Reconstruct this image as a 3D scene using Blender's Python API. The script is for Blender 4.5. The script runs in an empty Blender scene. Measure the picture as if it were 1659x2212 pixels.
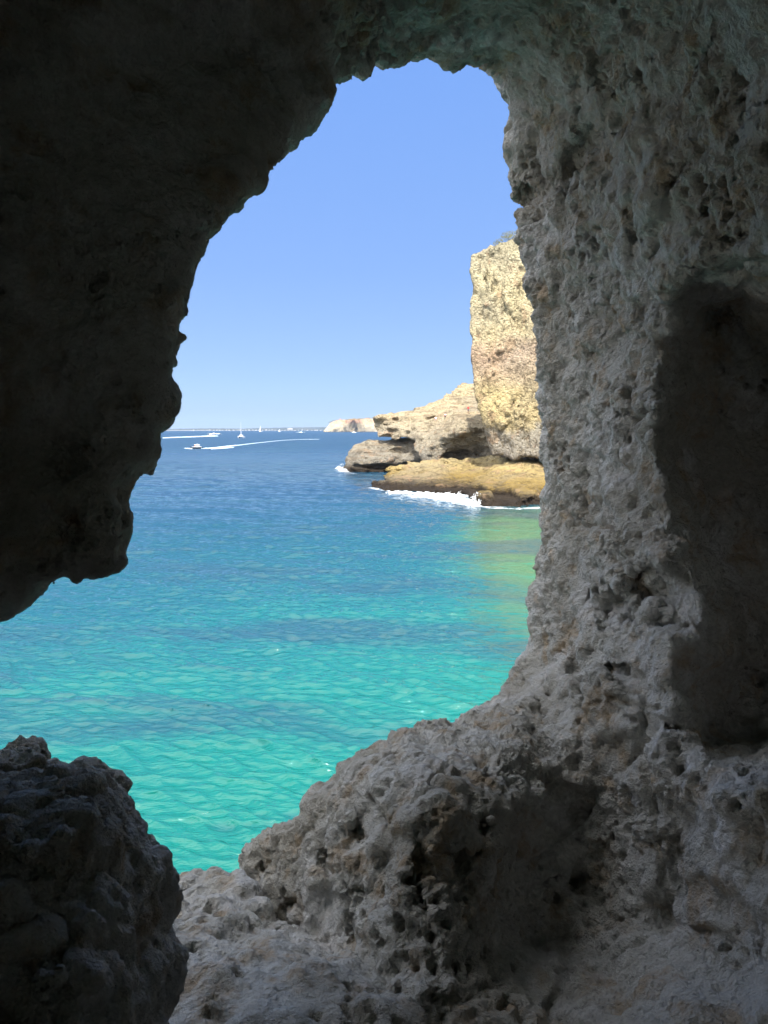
import bpy, math, time
import numpy as np
from mathutils import Vector, Matrix
T0 = time.time()
rng = np.random.default_rng(7)
sc = bpy.context.scene
COL = sc.collection
CAMZ = 10.0
HS_WALL = 0.02
PITCH = math.atan((1106 - 928) / 1597.0)
FW = np.array([0, math.cos(PITCH), -math.sin(PITCH)])
UP = np.array([0, math.sin(PITCH), math.cos(PITCH)])
RT = np.array([1.0, 0, 0])
FPX = 1597.0

# ------------------------------------------------------------------ helpers
def dirs(px, py):
    """ray through a point of the photograph (1659 x 2212 units), unit depth"""
    px = np.asarray(px, float); py = np.asarray(py, float)
    return FW + ((px - 829.5) / FPX)[..., None] * RT + ((1106 - py) / FPX)[..., None] * UP

def at(px, py, d):
    v = dirs(px, py) * d
    return Vector((v[0], v[1], v[2] + CAMZ))

def water_depth(px, py, z=0.0):
    v = dirs(px, py)
    return (CAMZ - z) / -v[2]

def on_water(px, py, z=0.0):
    return at(px, py, water_depth(px, py, z))

_N = 64
_G = rng.normal(size=(_N, _N, _N, 3)).astype(np.float32)
_G /= np.linalg.norm(_G, axis=-1, keepdims=True)
_G = _G.reshape(-1, 3)

def noise(p, scale=1.0, off=0.0):
    q = p * scale + off
    i = np.floor(q).astype(np.int32)
    f = (q - i).astype(np.float32)
    u = f * f * f * (f * (f * 6 - 15) + 10)
    i &= (_N - 1)
    j = (i + 1) & (_N - 1)
    out = np.zeros(len(q), np.float32)
    for dx in (0, 1):
        ix = (j if dx else i)[:, 0] * (_N * _N); wx = u[:, 0] if dx else 1 - u[:, 0]
        for dy in (0, 1):
            iy = ix + (j if dy else i)[:, 1] * _N; wy = wx * (u[:, 1] if dy else 1 - u[:, 1])
            for dz in (0, 1):
                g = _G[iy + (j if dz else i)[:, 2]]
                w = wy * (u[:, 2] if dz else 1 - u[:, 2])
                out += w * (g[:, 0] * (f[:, 0] - dx) + g[:, 1] * (f[:, 1] - dy) + g[:, 2] * (f[:, 2] - dz))
    return out * 1.6

def fbm(p, scale, octs, off=0.0, gain=0.5):
    s = 0; a = 1.0
    for k in range(octs):
        s = s + a * noise(p, scale * 2.03 ** k, off + 17.3 * k); a *= gain
    return s

def sstep(a, b, x):
    t = np.clip((x - a) / (b - a), 0, 1)
    return t * t * (3 - 2 * t)

def smin(a, b, k):
    h = np.clip(0.5 + 0.5 * (b - a) / k, 0, 1)
    return b * (1 - h) + a * h - k * h * (1 - h)

def poly_sd(poly, X, Y):
    """signed distance to a polygon, positive inside"""
    P = np.array(poly, float); Q = np.roll(P, -1, 0)
    d2 = np.full(X.shape, 1e18); ins = np.zeros(X.shape, bool)
    for (ax, ay), (bx, by) in zip(P, Q):
        ex, ey = bx - ax, by - ay
        t = np.clip(((X - ax) * ex + (Y - ay) * ey) / (ex * ex + ey * ey + 1e-12), 0, 1)
        d2 = np.minimum(d2, (X - ax - t * ex) ** 2 + (Y - ay - t * ey) ** 2)
        c = ((ay > Y) != (by > Y))
        with np.errstate(divide='ignore', invalid='ignore'):
            c &= X < (bx - ax) * (Y - ay) / (by - ay + 1e-12) + ax
        ins ^= c
    return np.where(ins, 1, -1) * np.sqrt(d2)

def rbf(ctrl, X, Y, steps=()):
    c = np.array(ctrl, float); P = c[:, :2] / 500; v = c[:, 2]
    n = len(c)
    K = np.sqrt(((P[:, None] - P[None]) ** 2).sum(-1) + 0.0004)
    A = np.zeros((n + 1, n + 1)); A[:n, :n] = K; A[:n, n] = 1; A[n, :n] = 1
    A[:n, :n] -= np.eye(n) * 0.002
    w = np.linalg.solve(A, np.append(v, 0))
    out = np.full(X.shape, w[n])
    for k in range(n):
        out += w[k] * np.sqrt((X / 500 - P[k, 0]) ** 2 + (Y / 500 - P[k, 1]) ** 2 + 0.0004)
    for poly, amt, width in steps:
        q = np.stack([X.ravel(), Y.ravel(), np.zeros(X.size)], -1)
        wob = (38 * noise(q, 1 / 170.0, 4.4) + 18 * noise(q, 1 / 60.0, 1.4)) * min(1, width / 60)
        out += amt * sstep(-width / 2, width / 2, poly_sd(poly, X, Y) + wob.reshape(X.shape))
    return out

def bil(T, fx, fy):
    h, w = T.shape
    fx = np.clip(fx, 0, w - 1.001); fy = np.clip(fy, 0, h - 1.001)
    ix = fx.astype(np.int32); iy = fy.astype(np.int32); u = fx - ix; v = fy - iy
    T = T.ravel(); b = iy * w + ix
    return (T[b] * (1 - u) + T[b + 1] * u) * (1 - v) + (T[b + w] * (1 - u) + T[b + w + 1] * u) * v

class Relief:
    """a solid rock whose seen face has a depth of its own and whose outline has real thickness"""
    def __init__(s, poly, ctrl, step, bounds, steps=(), thick=1.0, k=0.15, invert=False, flare=0.0, flare0=0.3, kt=None):
        x0, y0, x1, y1 = bounds
        s.x0, s.y0, s.st = x0, y0, step
        X, Y = np.meshgrid(np.arange(x0, x1 + step, step, dtype=float), np.arange(y0, y1 + step, step, dtype=float))
        D = np.maximum(rbf(ctrl, X, Y, steps), 0.5)
        L = np.sqrt(1 + ((X - 829.5) / FPX) ** 2 + ((Y - 1106) / FPX) ** 2)
        s.R = (D * L).astype(np.float32)
        h = poly_sd(poly, X, Y)
        s.h = ((-h if invert else h)).astype(np.float32)
        s.thick, s.k, s.flare, s.flare0 = thick, k, flare, flare0
    def lut(s, p):
        q = p - np.array([0, 0, CAMZ])
        d = q @ FW; r = np.sqrt((q * q).sum(-1)); dd = np.maximum(d, 1e-3)
        px = 829.5 + FPX * (q @ RT) / dd; py = 1106 - FPX * (q @ UP) / dd
        fx = (px - s.x0) / s.st; fy = (py - s.y0) / s.st
        return r, dd, bil(s.R, fx, fy), bil(s.h, fx, fy), px, py
    def base(s, p):
        r, d, R, h, px, py = s.lut(p)
        t = r - R
        hm = h * d / FPX
        if s.flare: hm = hm - s.flare * np.maximum(0, t - s.flare0)
        f = smin(t, hm, s.k)
        return smin(f, s.thick - t, s.k), t, hm, px, py

def surface_nets(f, org, hs):
    n = np.array(f.shape); c = n - 1
    eid = []; acc = {}
    ids_all = []; pos_all = []; quads = []
    inside = f > 0
    for ax in range(3):
        sl0 = [slice(None)] * 3; sl1 = [slice(None)] * 3
        sl0[ax] = slice(0, -1); sl1[ax] = slice(1, None)
        m = inside[tuple(sl0)] != inside[tuple(sl1)]
        I = np.stack(np.nonzero(m), -1)
        J = I.copy(); J[:, ax] += 1
        a = f[I[:, 0], I[:, 1], I[:, 2]]; b = f[J[:, 0], J[:, 1], J[:, 2]]
        t = a / (a - b)
        P = I.astype(np.float64); P[:, ax] += t
        o1, o2 = (ax + 1) % 3, (ax + 2) % 3
        cells = []; ok = np.ones(len(I), bool)
        for d1, d2 in ((-1, -1), (0, -1), (0, 0), (-1, 0)):
            Cc = I.copy(); Cc[:, o1] += d1; Cc[:, o2] += d2
            v = ((Cc >= 0) & (Cc < c)).all(1); ok &= v
            cid = (Cc[:, 0].astype(np.int64) * c[1] + Cc[:, 1]) * c[2] + Cc[:, 2]
            ids_all.append(cid[v]); pos_all.append(P[v]); cells.append(cid)
        q = np.stack(cells, -1)[ok]; flip = (a > 0)[ok]
        q = np.where(flip[:, None], q, q[:, ::-1])
        quads.append(q)
    ids = np.concatenate(ids_all); pos = np.concatenate(pos_all)
    u, inv = np.unique(ids, return_inverse=True)
    cnt = np.bincount(inv)
    V = np.stack([np.bincount(inv, pos[:, k]) / cnt for k in range(3)], -1) * hs + org
    Q = np.searchsorted(u, np.concatenate(quads))
    return V, Q

def polygonise(fn, lo, hi, hs, band, blk=10):
    """fn(points)->field, evaluated only near the surface"""
    lo = np.array(lo, float); hi = np.array(hi, float)
    nb = np.ceil((hi - lo) / (hs * blk)).astype(int)
    cx = [lo[k] + (np.arange(nb[k]) + 0.5) * hs * blk for k in range(3)]
    C = np.stack(np.meshgrid(*cx, indexing='ij'), -1).reshape(-1, 3)
    f = np.concatenate([fn(c, True) for c in np.array_split(C, max(1, len(C) // 400000))])
    act = np.abs(f) < band + hs * blk * 1.2
    F = np.repeat(np.repeat(np.repeat(np.where(f > 0, 1.0, -1.0).astype(np.float32).reshape(nb), blk, 0), blk, 1), blk, 2)
    B = np.stack(np.nonzero(act.reshape(nb)), -1)
    loc = np.stack(np.meshgrid(*[np.arange(blk)] * 3, indexing='ij'), -1).reshape(-1, 3)
    for bb in np.array_split(B, max(1, len(B) // 500)):
        I = (bb[:, None] * blk + loc[None]).reshape(-1, 3)
        F[I[:, 0], I[:, 1], I[:, 2]] = fn(lo + I * hs, False)
    for ax in range(3):
        for e in (0, -1):
            s_ = [slice(None)] * 3; s_[ax] = e; F[tuple(s_)] = -hs
    return surface_nets(F, lo, hs)

def mesh_np(name, V, Q, mat=None, smooth=True):
    me = bpy.data.meshes.new(name)
    V = np.asarray(V, np.float32); Q = np.asarray(Q, np.int32); k = Q.shape[1]
    me.vertices.add(len(V)); me.vertices.foreach_set('co', V.ravel())
    me.loops.add(Q.size); me.loops.foreach_set('vertex_index', Q.ravel())
    me.polygons.add(len(Q)); me.polygons.foreach_set('loop_start', np.arange(0, Q.size, k, dtype=np.int32))
    me.polygons.foreach_set('use_smooth', np.full(len(Q), smooth))
    me.update(calc_edges=True); me.validate()
    if mat: me.materials.append(mat)
    return me

def link(name, me, parent=None):
    o = bpy.data.objects.new(name, me); COL.objects.link(o)
    if parent: o.parent = parent
    return o

def tag(o, label=None, cat=None, group=None, kind=None):
    if label: o['label'] = label
    if cat: o['category'] = cat
    if group: o['group'] = group
    if kind: o['kind'] = kind
    return o

# ------------------------------------------------------------------ node materials
class NT:
    def __init__(s, name):
        s.m = bpy.data.materials.new(name); s.m.use_nodes = True
        s.t = s.m.node_tree; s.t.nodes.clear()
        s.out = s.n('ShaderNodeOutputMaterial')
    def n(s, ty, **kw):
        x = s.t.nodes.new(ty)
        for k, v in kw.items(): setattr(x, k, v)
        return x
    def l(s, a, b): s.t.links.new(a, b)
    def set(s, sock, v):
        if isinstance(v, bpy.types.NodeSocket): s.l(v, sock)
        else:
            if isinstance(v, (tuple, list)) and len(v) == 3 and sock.type == 'RGBA': v = (*v, 1)
            sock.default_value = v
    def math(s, op, a, b=0.0, c=0.0, clamp=False):
        x = s.n('ShaderNodeMath', operation=op, use_clamp=clamp)
        s.set(x.inputs[0], a); s.set(x.inputs[1], b); s.set(x.inputs[2], c)
        return x.outputs[0]
    def noise(s, vec, scale, detail=4, rough=0.55, dist=0.0, kind='FBM'):
        x = s.n('ShaderNodeTexNoise', noise_type=kind); s.l(vec, x.inputs['Vector'])
        x.inputs['Scale'].default_value = scale; x.inputs['Detail'].default_value = detail
        x.inputs['Roughness'].default_value = rough; x.inputs['Distortion'].default_value = dist
        return x.outputs[0]
    def voro(s, vec, scale, feature='F1', out='Distance', rnd=1.0, detail=0.0):
        x = s.n('ShaderNodeTexVoronoi', feature=feature); s.l(vec, x.inputs['Vector'])
        x.inputs['Scale'].default_value = scale; x.inputs['Randomness'].default_value = rnd
        if 'Detail' in x.inputs: x.inputs['Detail'].default_value = detail
        return x.outputs[out]
    def ramp(s, fac, stops, interp='LINEAR'):
        x = s.n('ShaderNodeValToRGB'); s.set(x.inputs[0], fac); cr = x.color_ramp; cr.interpolation = interp
        while len(cr.elements) < len(stops): cr.elements.new(0.5)
        for e, (p, c) in zip(cr.elements, stops):
            e.position = p; e.color = (c, c, c, 1) if isinstance(c, (int, float)) else (*c, 1)
        return x.outputs[0]
    def mix(s, fac, a, b, mode='MIX'):
        x = s.n('ShaderNodeMix', data_type='RGBA', blend_type=mode)
        s.set(x.inputs[0], fac); s.set(x.inputs[6], a); s.set(x.inputs[7], b)
        return x.outputs[2]
    def maprange(s, v, a, b, c=0.0, d=1.0, interp='SMOOTHSTEP'):
        x = s.n('ShaderNodeMapRange', interpolation_type=interp); s.set(x.inputs[0], v)
        for k, q in zip((1, 2, 3, 4), (a, b, c, d)): x.inputs[k].default_value = q
        return x.outputs[0]
    def pos(s): return s.n('ShaderNodeTexCoord').outputs['Object']
    def mapping(s, vec, scale=(1, 1, 1), rot=(0, 0, 0)):
        x = s.n('ShaderNodeMapping'); s.l(vec, x.inputs[0])
        x.inputs['Scale'].default_value = scale; x.inputs['Rotation'].default_value = rot
        return x.outputs[0]
    def bsdf(s, color, rough=0.9, spec=0.2, normal=None, **kw):
        b = s.n('ShaderNodeBsdfPrincipled')
        s.set(b.inputs['Base Color'], color); s.set(b.inputs['Roughness'], rough)
        b.inputs['Specular IOR Level'].default_value = spec
        if normal is not None: s.l(normal, b.inputs['Normal'])
        for k, v in kw.items(): s.set(b.inputs[k], v)
        s.l(b.outputs[0], s.out.inputs['Surface']); return b
    def bump(s, h, dist, strength=1.0, normal=None):
        x = s.n('ShaderNodeBump'); s.set(x.inputs['Height'], h)
        x.inputs['Distance'].default_value = dist; x.inputs['Strength'].default_value = strength
        if normal is not None: s.l(normal, x.inputs['Normal'])
        return x.outputs[0]
    def disp(s, h, scale):
        x = s.n('ShaderNodeDisplacement'); s.set(x.inputs['Height'], h)
        x.inputs['Midlevel'].default_value = 0.0; x.inputs['Scale'].default_value = scale
        s.l(x.outputs[0], s.out.inputs['Displacement']); s.m.displacement_method = 'BOTH'

def cave_rock(name, zoom=1.0, amp=1.0):
    t = NT(name); p = t.pos()
    warp = t.n('ShaderNodeTexNoise'); t.l(p, warp.inputs['Vector']); warp.inputs['Scale'].default_value = 5 * zoom; warp.inputs['Detail'].default_value = 3
    wv = t.n('ShaderNodeVectorMath', operation='MULTIPLY_ADD'); t.l(warp.outputs['Color'], wv.inputs[0])
    wv.inputs[1].default_value = (0.055 / zoom,) * 3; t.l(p, wv.inputs[2]); q = wv.outputs[0]
    # lumps, knobs, pits, grain
    n1 = t.noise(q, 4.5 * zoom, 5, 0.6)
    n2 = t.noise(q, 14 * zoom, 6, 0.68)
    rid = t.math('ABSOLUTE', t.math('SUBTRACT', t.noise(q, 9 * zoom, 4, 0.6), 0.5))
    v1 = t.voro(q, 11 * zoom, 'SMOOTH_F1'); knob = t.maprange(v1, 0.1, 0.75, 1.0, 0.0)
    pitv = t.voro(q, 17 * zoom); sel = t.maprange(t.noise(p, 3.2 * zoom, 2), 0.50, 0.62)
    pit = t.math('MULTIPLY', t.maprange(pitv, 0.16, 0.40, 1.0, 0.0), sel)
    pit2v = t.voro(q, 42 * zoom); sel2 = t.maprange(t.noise(p, 7 * zoom, 2), 0.45, 0.6)
    pit2 = t.math('MULTIPLY', t.maprange(pit2v, 0.12, 0.42, 1.0, 0.0), sel2)
    fine = t.noise(q, 55 * zoom, 5, 0.72)
    h = t.math('MULTIPLY', t.math('SUBTRACT', n1, 0.5), 0.16)
    zone = t.maprange(t.noise(p, 1.9 * zoom, 3, 0.6), 0.38, 0.62, 0.12, 1.3)
    h = t.math('MULTIPLY_ADD', t.math('MULTIPLY', t.math('SUBTRACT', n2, 0.5), zone), 0.085, h)
    h = t.math('MULTIPLY_ADD', t.math('MULTIPLY', rid, zone), -0.12, h)
    h = t.math('MULTIPLY_ADD', knob, 0.03, h)
    h = t.math('MULTIPLY_ADD', pit, -0.07, h)
    h = t.math('MULTIPLY_ADD', pit2, -0.014, h)
    h = t.math('MULTIPLY_ADD', t.math('SUBTRACT', fine, 0.5), 0.016, h)
    crk = t.maprange(t.voro(q, 1.9 * zoom, 'DISTANCE_TO_EDGE'), 0.0, 0.035, 1.0, 0.0)
    csel = t.maprange(t.noise(p, 1.6 * zoom, 2), 0.50, 0.60)
    h = t.math('MULTIPLY_ADD', t.math('MULTIPLY', crk, csel), -0.035, h)
    sy = t.n('ShaderNodeSeparateXYZ'); t.l(p, sy.inputs[0])
    t.disp(t.math('MULTIPLY', h, t.maprange(sy.outputs[1], 1.2, 3.0, 0.38, 1.0)), amp / zoom)
    t.m.displacement_method = 'DISPLACEMENT'
    gr = t.math('MULTIPLY', t.noise(p, 48 * zoom, 4, 0.75), 0.034)
    gr = t.math('MULTIPLY_ADD', t.noise(p, 16 * zoom, 3, 0.6), 0.05, gr)
    nrm = t.bump(gr, 1.0, 1.0)
    # colour: grey limestone, tan and ochre crust, pale lime patches, small shell specks
    big = t.noise(p, 1.3 * zoom, 4, 0.6); mid = t.noise(q, 6 * zoom, 5, 0.65); sm = t.noise(q, 28 * zoom, 4, 0.7)
    c = t.mix(t.maprange(big, 0.38, 0.62), (0.48, 0.455, 0.385), (0.67, 0.655, 0.59))
    c = t.mix(t.math('MULTIPLY', t.maprange(mid, 0.5, 0.68), 0.75), c, (0.50, 0.36, 0.21))
    c = t.mix(t.math('MULTIPLY', t.maprange(t.noise(p, 2.4 * zoom, 5, 0.6, 0.4), 0.52, 0.66), 0.7), c, (0.80, 0.79, 0.75))
    c = t.mix(t.maprange(sm, 0.3, 0.7, 0.0, 1.0), t.mix(0.30, c, (0.20, 0.17, 0.14)), c)
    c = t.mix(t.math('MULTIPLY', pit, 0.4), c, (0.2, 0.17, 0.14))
    speck = t.maprange(t.voro(p, 26 * zoom), 0.03, 0.06, 1.0, 0.0)
    spsel = t.maprange(t.noise(p, 9, 1), 0.58, 0.62)
    c = t.mix(t.math('MULTIPLY', speck, spsel), c, (0.72, 0.70, 0.66))
    t.bsdf(c, 0.92, 0.12, nrm)
    return t.m

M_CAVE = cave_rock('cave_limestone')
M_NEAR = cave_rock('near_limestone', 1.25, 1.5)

# ------------------------------------------------------------------ the cave wall and its window
HOLE = [(0,1331),(28,1328),(60,1302),(92,1276),(120,1248),(152,1250),(200,1238),(238,1234),(252,1210),(258,1180),(272,1150),
 (274,1110),(268,1078),(285,1045),(318,1026),(340,975),(342,935),(368,905),(376,868),(370,822),(382,780),(390,735),(386,712),(408,678),
 (402,655),(414,610),(420,560),(432,520),(462,480),(498,452),(520,440),(548,412),(578,385),(602,345),(640,300),(665,272),(690,242),(688,215),
 (705,192),(740,172),(762,152),(800,142),(845,126),(880,114),(930,113),(985,118),(1030,132),(1072,148),(1085,180),(1095,215),(1098,250),
 (1094,290),(1100,330),(1098,375),(1106,420),(1118,470),(1124,530),(1136,575),(1142,625),(1164,665),(1162,735),(1170,800),(1172,870),
 (1180,935),(1176,1000),(1182,1030),(1172,1085),(1170,1150),(1174,1190),(1160,1215),(1166,1245),(1148,1275),(1146,1300),(1158,1325),
 (1154,1375),(1136,1410),(1118,1440),(1106,1480),(1084,1512),(1062,1518),(1036,1528),(1000,1550),(975,1573),(930,1572),(905,1580),(878,1578),
 (850,1600),(818,1612),(775,1630),(742,1655),(722,1685),(700,1690),(672,1705),(662,1730),(658,1765),(620,1782),(575,1808),(540,1840),
 (520,1880),(508,1925),(470,2010),(380,2100),(150,2120),(-100,2050),(-500,2000),(-760,1750),(-600,1480),(-200,1380)]
ALCOVE = [(1466,720),(1482,668),(1520,630),(1580,604),(1659,600),(2000,570),(2200,1100),(2050,1720),(1659,1655),(1590,1650),(1520,1630),(1492,1580),
 (1480,1480),(1528,1400),(1535,1330),(1505,1250),(1455,1180),(1462,1060),(1450,960),(1452,840),(1462,740)]
GROOVE = [(1462,1640),(1490,1650),(1496,1780),(1492,1900),(1478,2010),(1445,2020),(1440,1950),(1458,1860),(1470,1750)]
CTRL = [(0,1330,1.32),(240,1230,1.36),(270,1100,1.4),(340,950,1.45),(375,800,1.5),(390,640,1.6),(430,500,1.75),(560,400,2.0),(690,230,2.5),
 (760,150,2.8),(900,110,3.25),(1080,145,3.85),(0,1100,1.5),(150,1150,1.42),(0,800,1.62),(200,800,1.56),(0,600,1.68),(200,600,1.68),(250,300,1.9),(0,0,1.8),(0,300,1.78),
 (400,100,2.15),(700,0,2.4),(500,300,2.1),(100,950,1.56),(900,0,2.75),(1000,60,3.3),
 (1100,300,4.05),(1105,400,4.1),(1140,600,4.1),(1165,700,4.15),(1170,900,4.25),(1175,1100,4.25),(1165,1250,4.05),(1155,1400,3.95),
 (1110,1490,3.8),(1060,1520,3.65),(975,1570,3.4),(880,1580,3.2),(720,1690,3.15),(660,1720,3.15),(530,1830,3.3),(505,1920,3.4),
 (1300,900,3.55),(1440,900,2.95),(1300,600,3.5),(1440,600,3.0),(1250,300,3.5),(1300,450,3.3),(1450,300,2.7),(1659,300,2.2),(1659,560,2.35),(1659,0,2.1),
 (1300,0,2.7),(1100,0,2.95),(1150,120,3.5),(1300,1200,3.45),(1440,1200,2.9),(1300,1450,3.2),(1440,1450,2.8),(1200,1550,3.45),
 (1659,760,2.8),(1659,900,2.95),(1659,1200,2.95),(1659,1500,2.75),(1560,1000,2.85),(1560,1350,2.78),(1850,1100,2.8),(1659,1700,2.15),(1500,1700,2.5),
 (880,1650,2.85),(950,1700,2.62),(985,1800,2.5),(960,2000,2.38),(900,2150,2.2),(700,1850,2.9),(600,1900,3.1),(800,2000,2.6),(800,1750,2.85),
 (700,2050,2.75),(880,2212,2.15),(1100,1535,3.5),(1100,1620,3.05),(1000,1640,2.95),(1080,1750,2.70),(1150,1850,2.94),(1050,2000,2.63),(1150,2050,2.77),
 (1100,2200,2.32),(1250,1750,3.15),(1300,1950,2.9),(1425,1850,2.6),(1400,2050,2.5),(1550,1800,2.45),(1659,1850,2.2),(1550,2050,2.3),
 (1659,2200,1.9),(1400,2212,2.1),(2400,0,1.5),(2400,1100,1.5),(2400,2200,1.5),(829,3000,1.6),(1700,2900,1.5),(0,3000,1.5),
 (829,-900,1.9),(0,-900,1.8),(1700,-900,1.7),(-900,0,1.5),(-900,900,1.6),(-700,1400,1.8),(-900,2200,1.6),(-1600,1100,1.2),(3200,1100,1.1)]
WALL = Relief(HOLE, CTRL, 5, (-1600, -1500, 3300, 3300), steps=[([(a_ + 24, b_) for a_, b_ in ALCOVE], 0.62, 150), (GROOVE, 0.10, 70)], thick=0.8, k=0.16, invert=True, flare=1.0, flare0=0.26)

# deep holes seen in the rock: (px, py, radius px, stretch y)
PITS = [(1436,1282,40,1.2),(1322,1312,30,1.1),(1378,1308,9,1.2),(850,1652,17,0.7),(772,1790,12,1.9),(912,1852,11,2.6),(838,1775,14,1.0),
 (140,975,48,1.1),(1140,412,26,0.8),(1166,1612,17,1.3),(1168,1538,10,1.4),(700,1875,12,1.4),(1048,1790,12,1.2),(1000,1860,14,1.5),(1030,1840,9,1.3),
 (1350,1460,22,0.8),(1318,1478,9,1.8),(1240,1440,12,1.9),(1140,1690,13,1.2),(1420,540,9,1),(1545,420,14,1),(1460,390,11,1),(1600,250,13,1.2),
 (1520,120,12,1),(1400,160,10,1),(1330,270,8,1),(1580,500,10,1.6),(1450,1030,10,1.6),(1290,1225,8,0.6),(1400,1265,7,1),(1185,1500,8,1.5),
 (205,595,20,1),(140,1130,26,1.2),(760,2040,12,1.1),(1510,1920,9,1),(1290,1585,9,0.6),(1460,1570,10,1.4),(560,1885,9,1.1),
 (905,1925,9,1.6),(1240,350,30,0.9),(1180,1690,9,1),(650,1975,9,1.0)]
PITP = []
def surf(rel, px, py):
    fx = (px - rel.x0) / rel.st; fy = (py - rel.y0) / rel.st
    R = bil(rel.R, np.array([fx]), np.array([fy]))[0]
    v = dirs(px, py); v = v / np.linalg.norm(v); return v * R + np.array([0, 0, CAMZ]), v, R
for px, py, rp, sy in PITS:
    c, v, R = surf(WALL, px, py)
    PITP.append((c, v, rp * R / FPX * 1.35, sy))

def wall_field(p, coarse):
    f, t, hm, px, py = WALL.base(p)
    if coarse: return f
    near = np.abs(f) < 0.26
    q = p[near]
    g = np.zeros(len(p), np.float32)
    big = fbm(q, 1.1, 2, 3.1); mid = fbm(q, 3.2, 3, 9.0)
    rim = sstep(0.02, 0.35, hm[near])
    flu = noise(q * np.array([1, 1, 0.45]), 2.6, 21.0)
    amt = 0.13 * big * (0.12 + 0.88 * rim) + 0.085 * (np.abs(mid) * 1.6 - 0.45) * (0.17 + 0.83 * rim) + 0.06 * flu * rim
    # scalloped ledges across the roof
    roof = sstep(400, 100, py[near])
    amt += 0.05 * roof * noise(q * np.array([1, 1, 3.0]), 2.2, 5.5)
    dist = np.sqrt(((q - np.array([0, 0, CAMZ])) ** 2).sum(1)); nearw = sstep(3.2, 1.8, dist)
    amt *= 1 - 0.78 * nearw
    amt -= nearw * 0.006
    amt += nearw * 0.030 * 0.6 * (np.abs(fbm(q, 19.0, 2, 7.7)) * 2 - 0.5)
    g[near] = amt
    f = f + g
    for c, v, r, sy in PITP:
        d = p - c
        m = (np.abs(d) < r * 5).all(1)
        if not m.any(): continue
        d = d[m]; al = d @ v; u = d @ UP; w = d @ RT
        wob = 1 + 0.5 * noise(p[m], 1.2 / r, 2.0)
        rr = np.sqrt(w ** 2 + (u / sy) ** 2 + (al / 2.6) ** 2) / (r * wob)
        f[m] = smin(f[m], (rr - 1) * r, 0.25 * r)
    return f

V1, Q1 = polygonise(wall_field, (-2.7, 0.75, CAMZ - 3.5), (2.9, 6.2, CAMZ + 2.9), HS_WALL, 0.22)
# keep the fine mesh where the cave can be seen; the shell and headland close it beyond
_c = V1[Q1].mean(1); _, _t, _h, _px, _py = WALL.base(_c)
_keep = ~((_t > 0.55) & (_h > 0.25)) & (_px > -420) & (_px < 2100) & (_py > -420) & (_py < 2650)
Q1 = Q1[_keep]; _u, _inv = np.unique(Q1, return_inverse=True); V1 = V1[_u]; Q1 = _inv.reshape(Q1.shape)
print('wall', len(V1), len(Q1), round(time.time() - T0, 1))

def shell_field(p, coarse):
    q = p - np.array([0, 0, CAMZ]); r = np.sqrt((q * q).sum(1))
    _, _, R, h, px, py = WALL.lut(p)
    d = q @ FW
    front = d > 0.3
    Rb = 2.3
    w = sstep(0.1, 0.9, d / np.maximum(r, 1e-6))
    Rr = np.where(front, Rb * (1 - w) + (R + 0.25) * w, Rb)
    f = np.minimum(r - Rr, Rr + 0.55 - r)
    hm = np.where(front, h * np.maximum(d, 0.3) / FPX - 0.12 - 1.0 * np.maximum(0, r - Rr), 1.0)
    hm = np.where(q[:, 1] < 0.45, 1.0, hm)
    return np.minimum(f, hm)
_sf = shell_field
def shell_field(p, coarse):
    q = p - np.array([0, 0, CAMZ]); ax = np.array([0.3, -1, 0.1]) / 1.0488
    al = q @ ax; rr = np.sqrt(np.maximum((q * q).sum(1) - al * al, 0))
    return np.where(al > 0, np.minimum(_sf(p, coarse), rr - 1.05), _sf(p, coarse))   # unseen way in behind the camera, added to let dim light onto the left wall
V2, Q2 = polygonise(shell_field, (-5.2, -4.2, CAMZ - 5.2), (5.2, 6.6, CAMZ + 5.2), 0.12, 0.3)

def cliff_block(p, coarse):
    """the headland the cave is cut into, over and beside the window"""
    q = p
    n = 0 if coarse else fbm(q, 0.16, 3, 1.7)
    x, y, z = q[:, 0], q[:, 1], q[:, 2]
    front = 2.6 - y - 0.05 * np.maximum(0, z - 13) + n
    f = np.minimum(np.minimum(front, 20 - z + 3 * n), np.minimum(np.minimum(x + 1.3 + 0.3 * n, 65 - x), y + 30))
    f = np.minimum(f, np.maximum(np.maximum(np.abs(x) - 4.6, np.abs(z - 10) - 3.6), -20.0))
    back = np.minimum(np.minimum(0.4 - y + 0.2 * n, y + 30), np.minimum(np.minimum(-2.7 - x, x + 40), 12.0 - z + 0.4 * n))  # unseen rock block, added to keep light from behind off the left wall
    # unseen rock slope outside the opening, added to bounce sunlight into the cave
    sl = np.minimum((9.1 + (-x - 0.62 * y - 0.9) * 0.8 - z) * 0.78 + 0.3 * n, np.minimum(8.5 - y + 0.4 * n, y - 2.4))
    sl = np.minimum(np.minimum(sl, -x - 0.60 * y - 0.75), np.minimum(x + 26, 20 - z))
    return np.maximum(np.maximum(f, back), sl)
V3, Q3 = polygonise(cliff_block, (-42, -32, -4), (68, 11, 40), 0.8, 2.0)
V = np.concatenate([V1, V2, V3]); Q = np.concatenate([Q1, Q2 + len(V1), Q3 + len(V1) + len(V2)])
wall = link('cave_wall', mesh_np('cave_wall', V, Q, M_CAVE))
md = wall.modifiers.new('subsurf', 'SUBSURF'); md.levels = md.render_levels = 1
tag(wall, 'pitted grey and tan limestone cave wall and roof framing the opening to the sea', 'cave wall')

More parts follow.
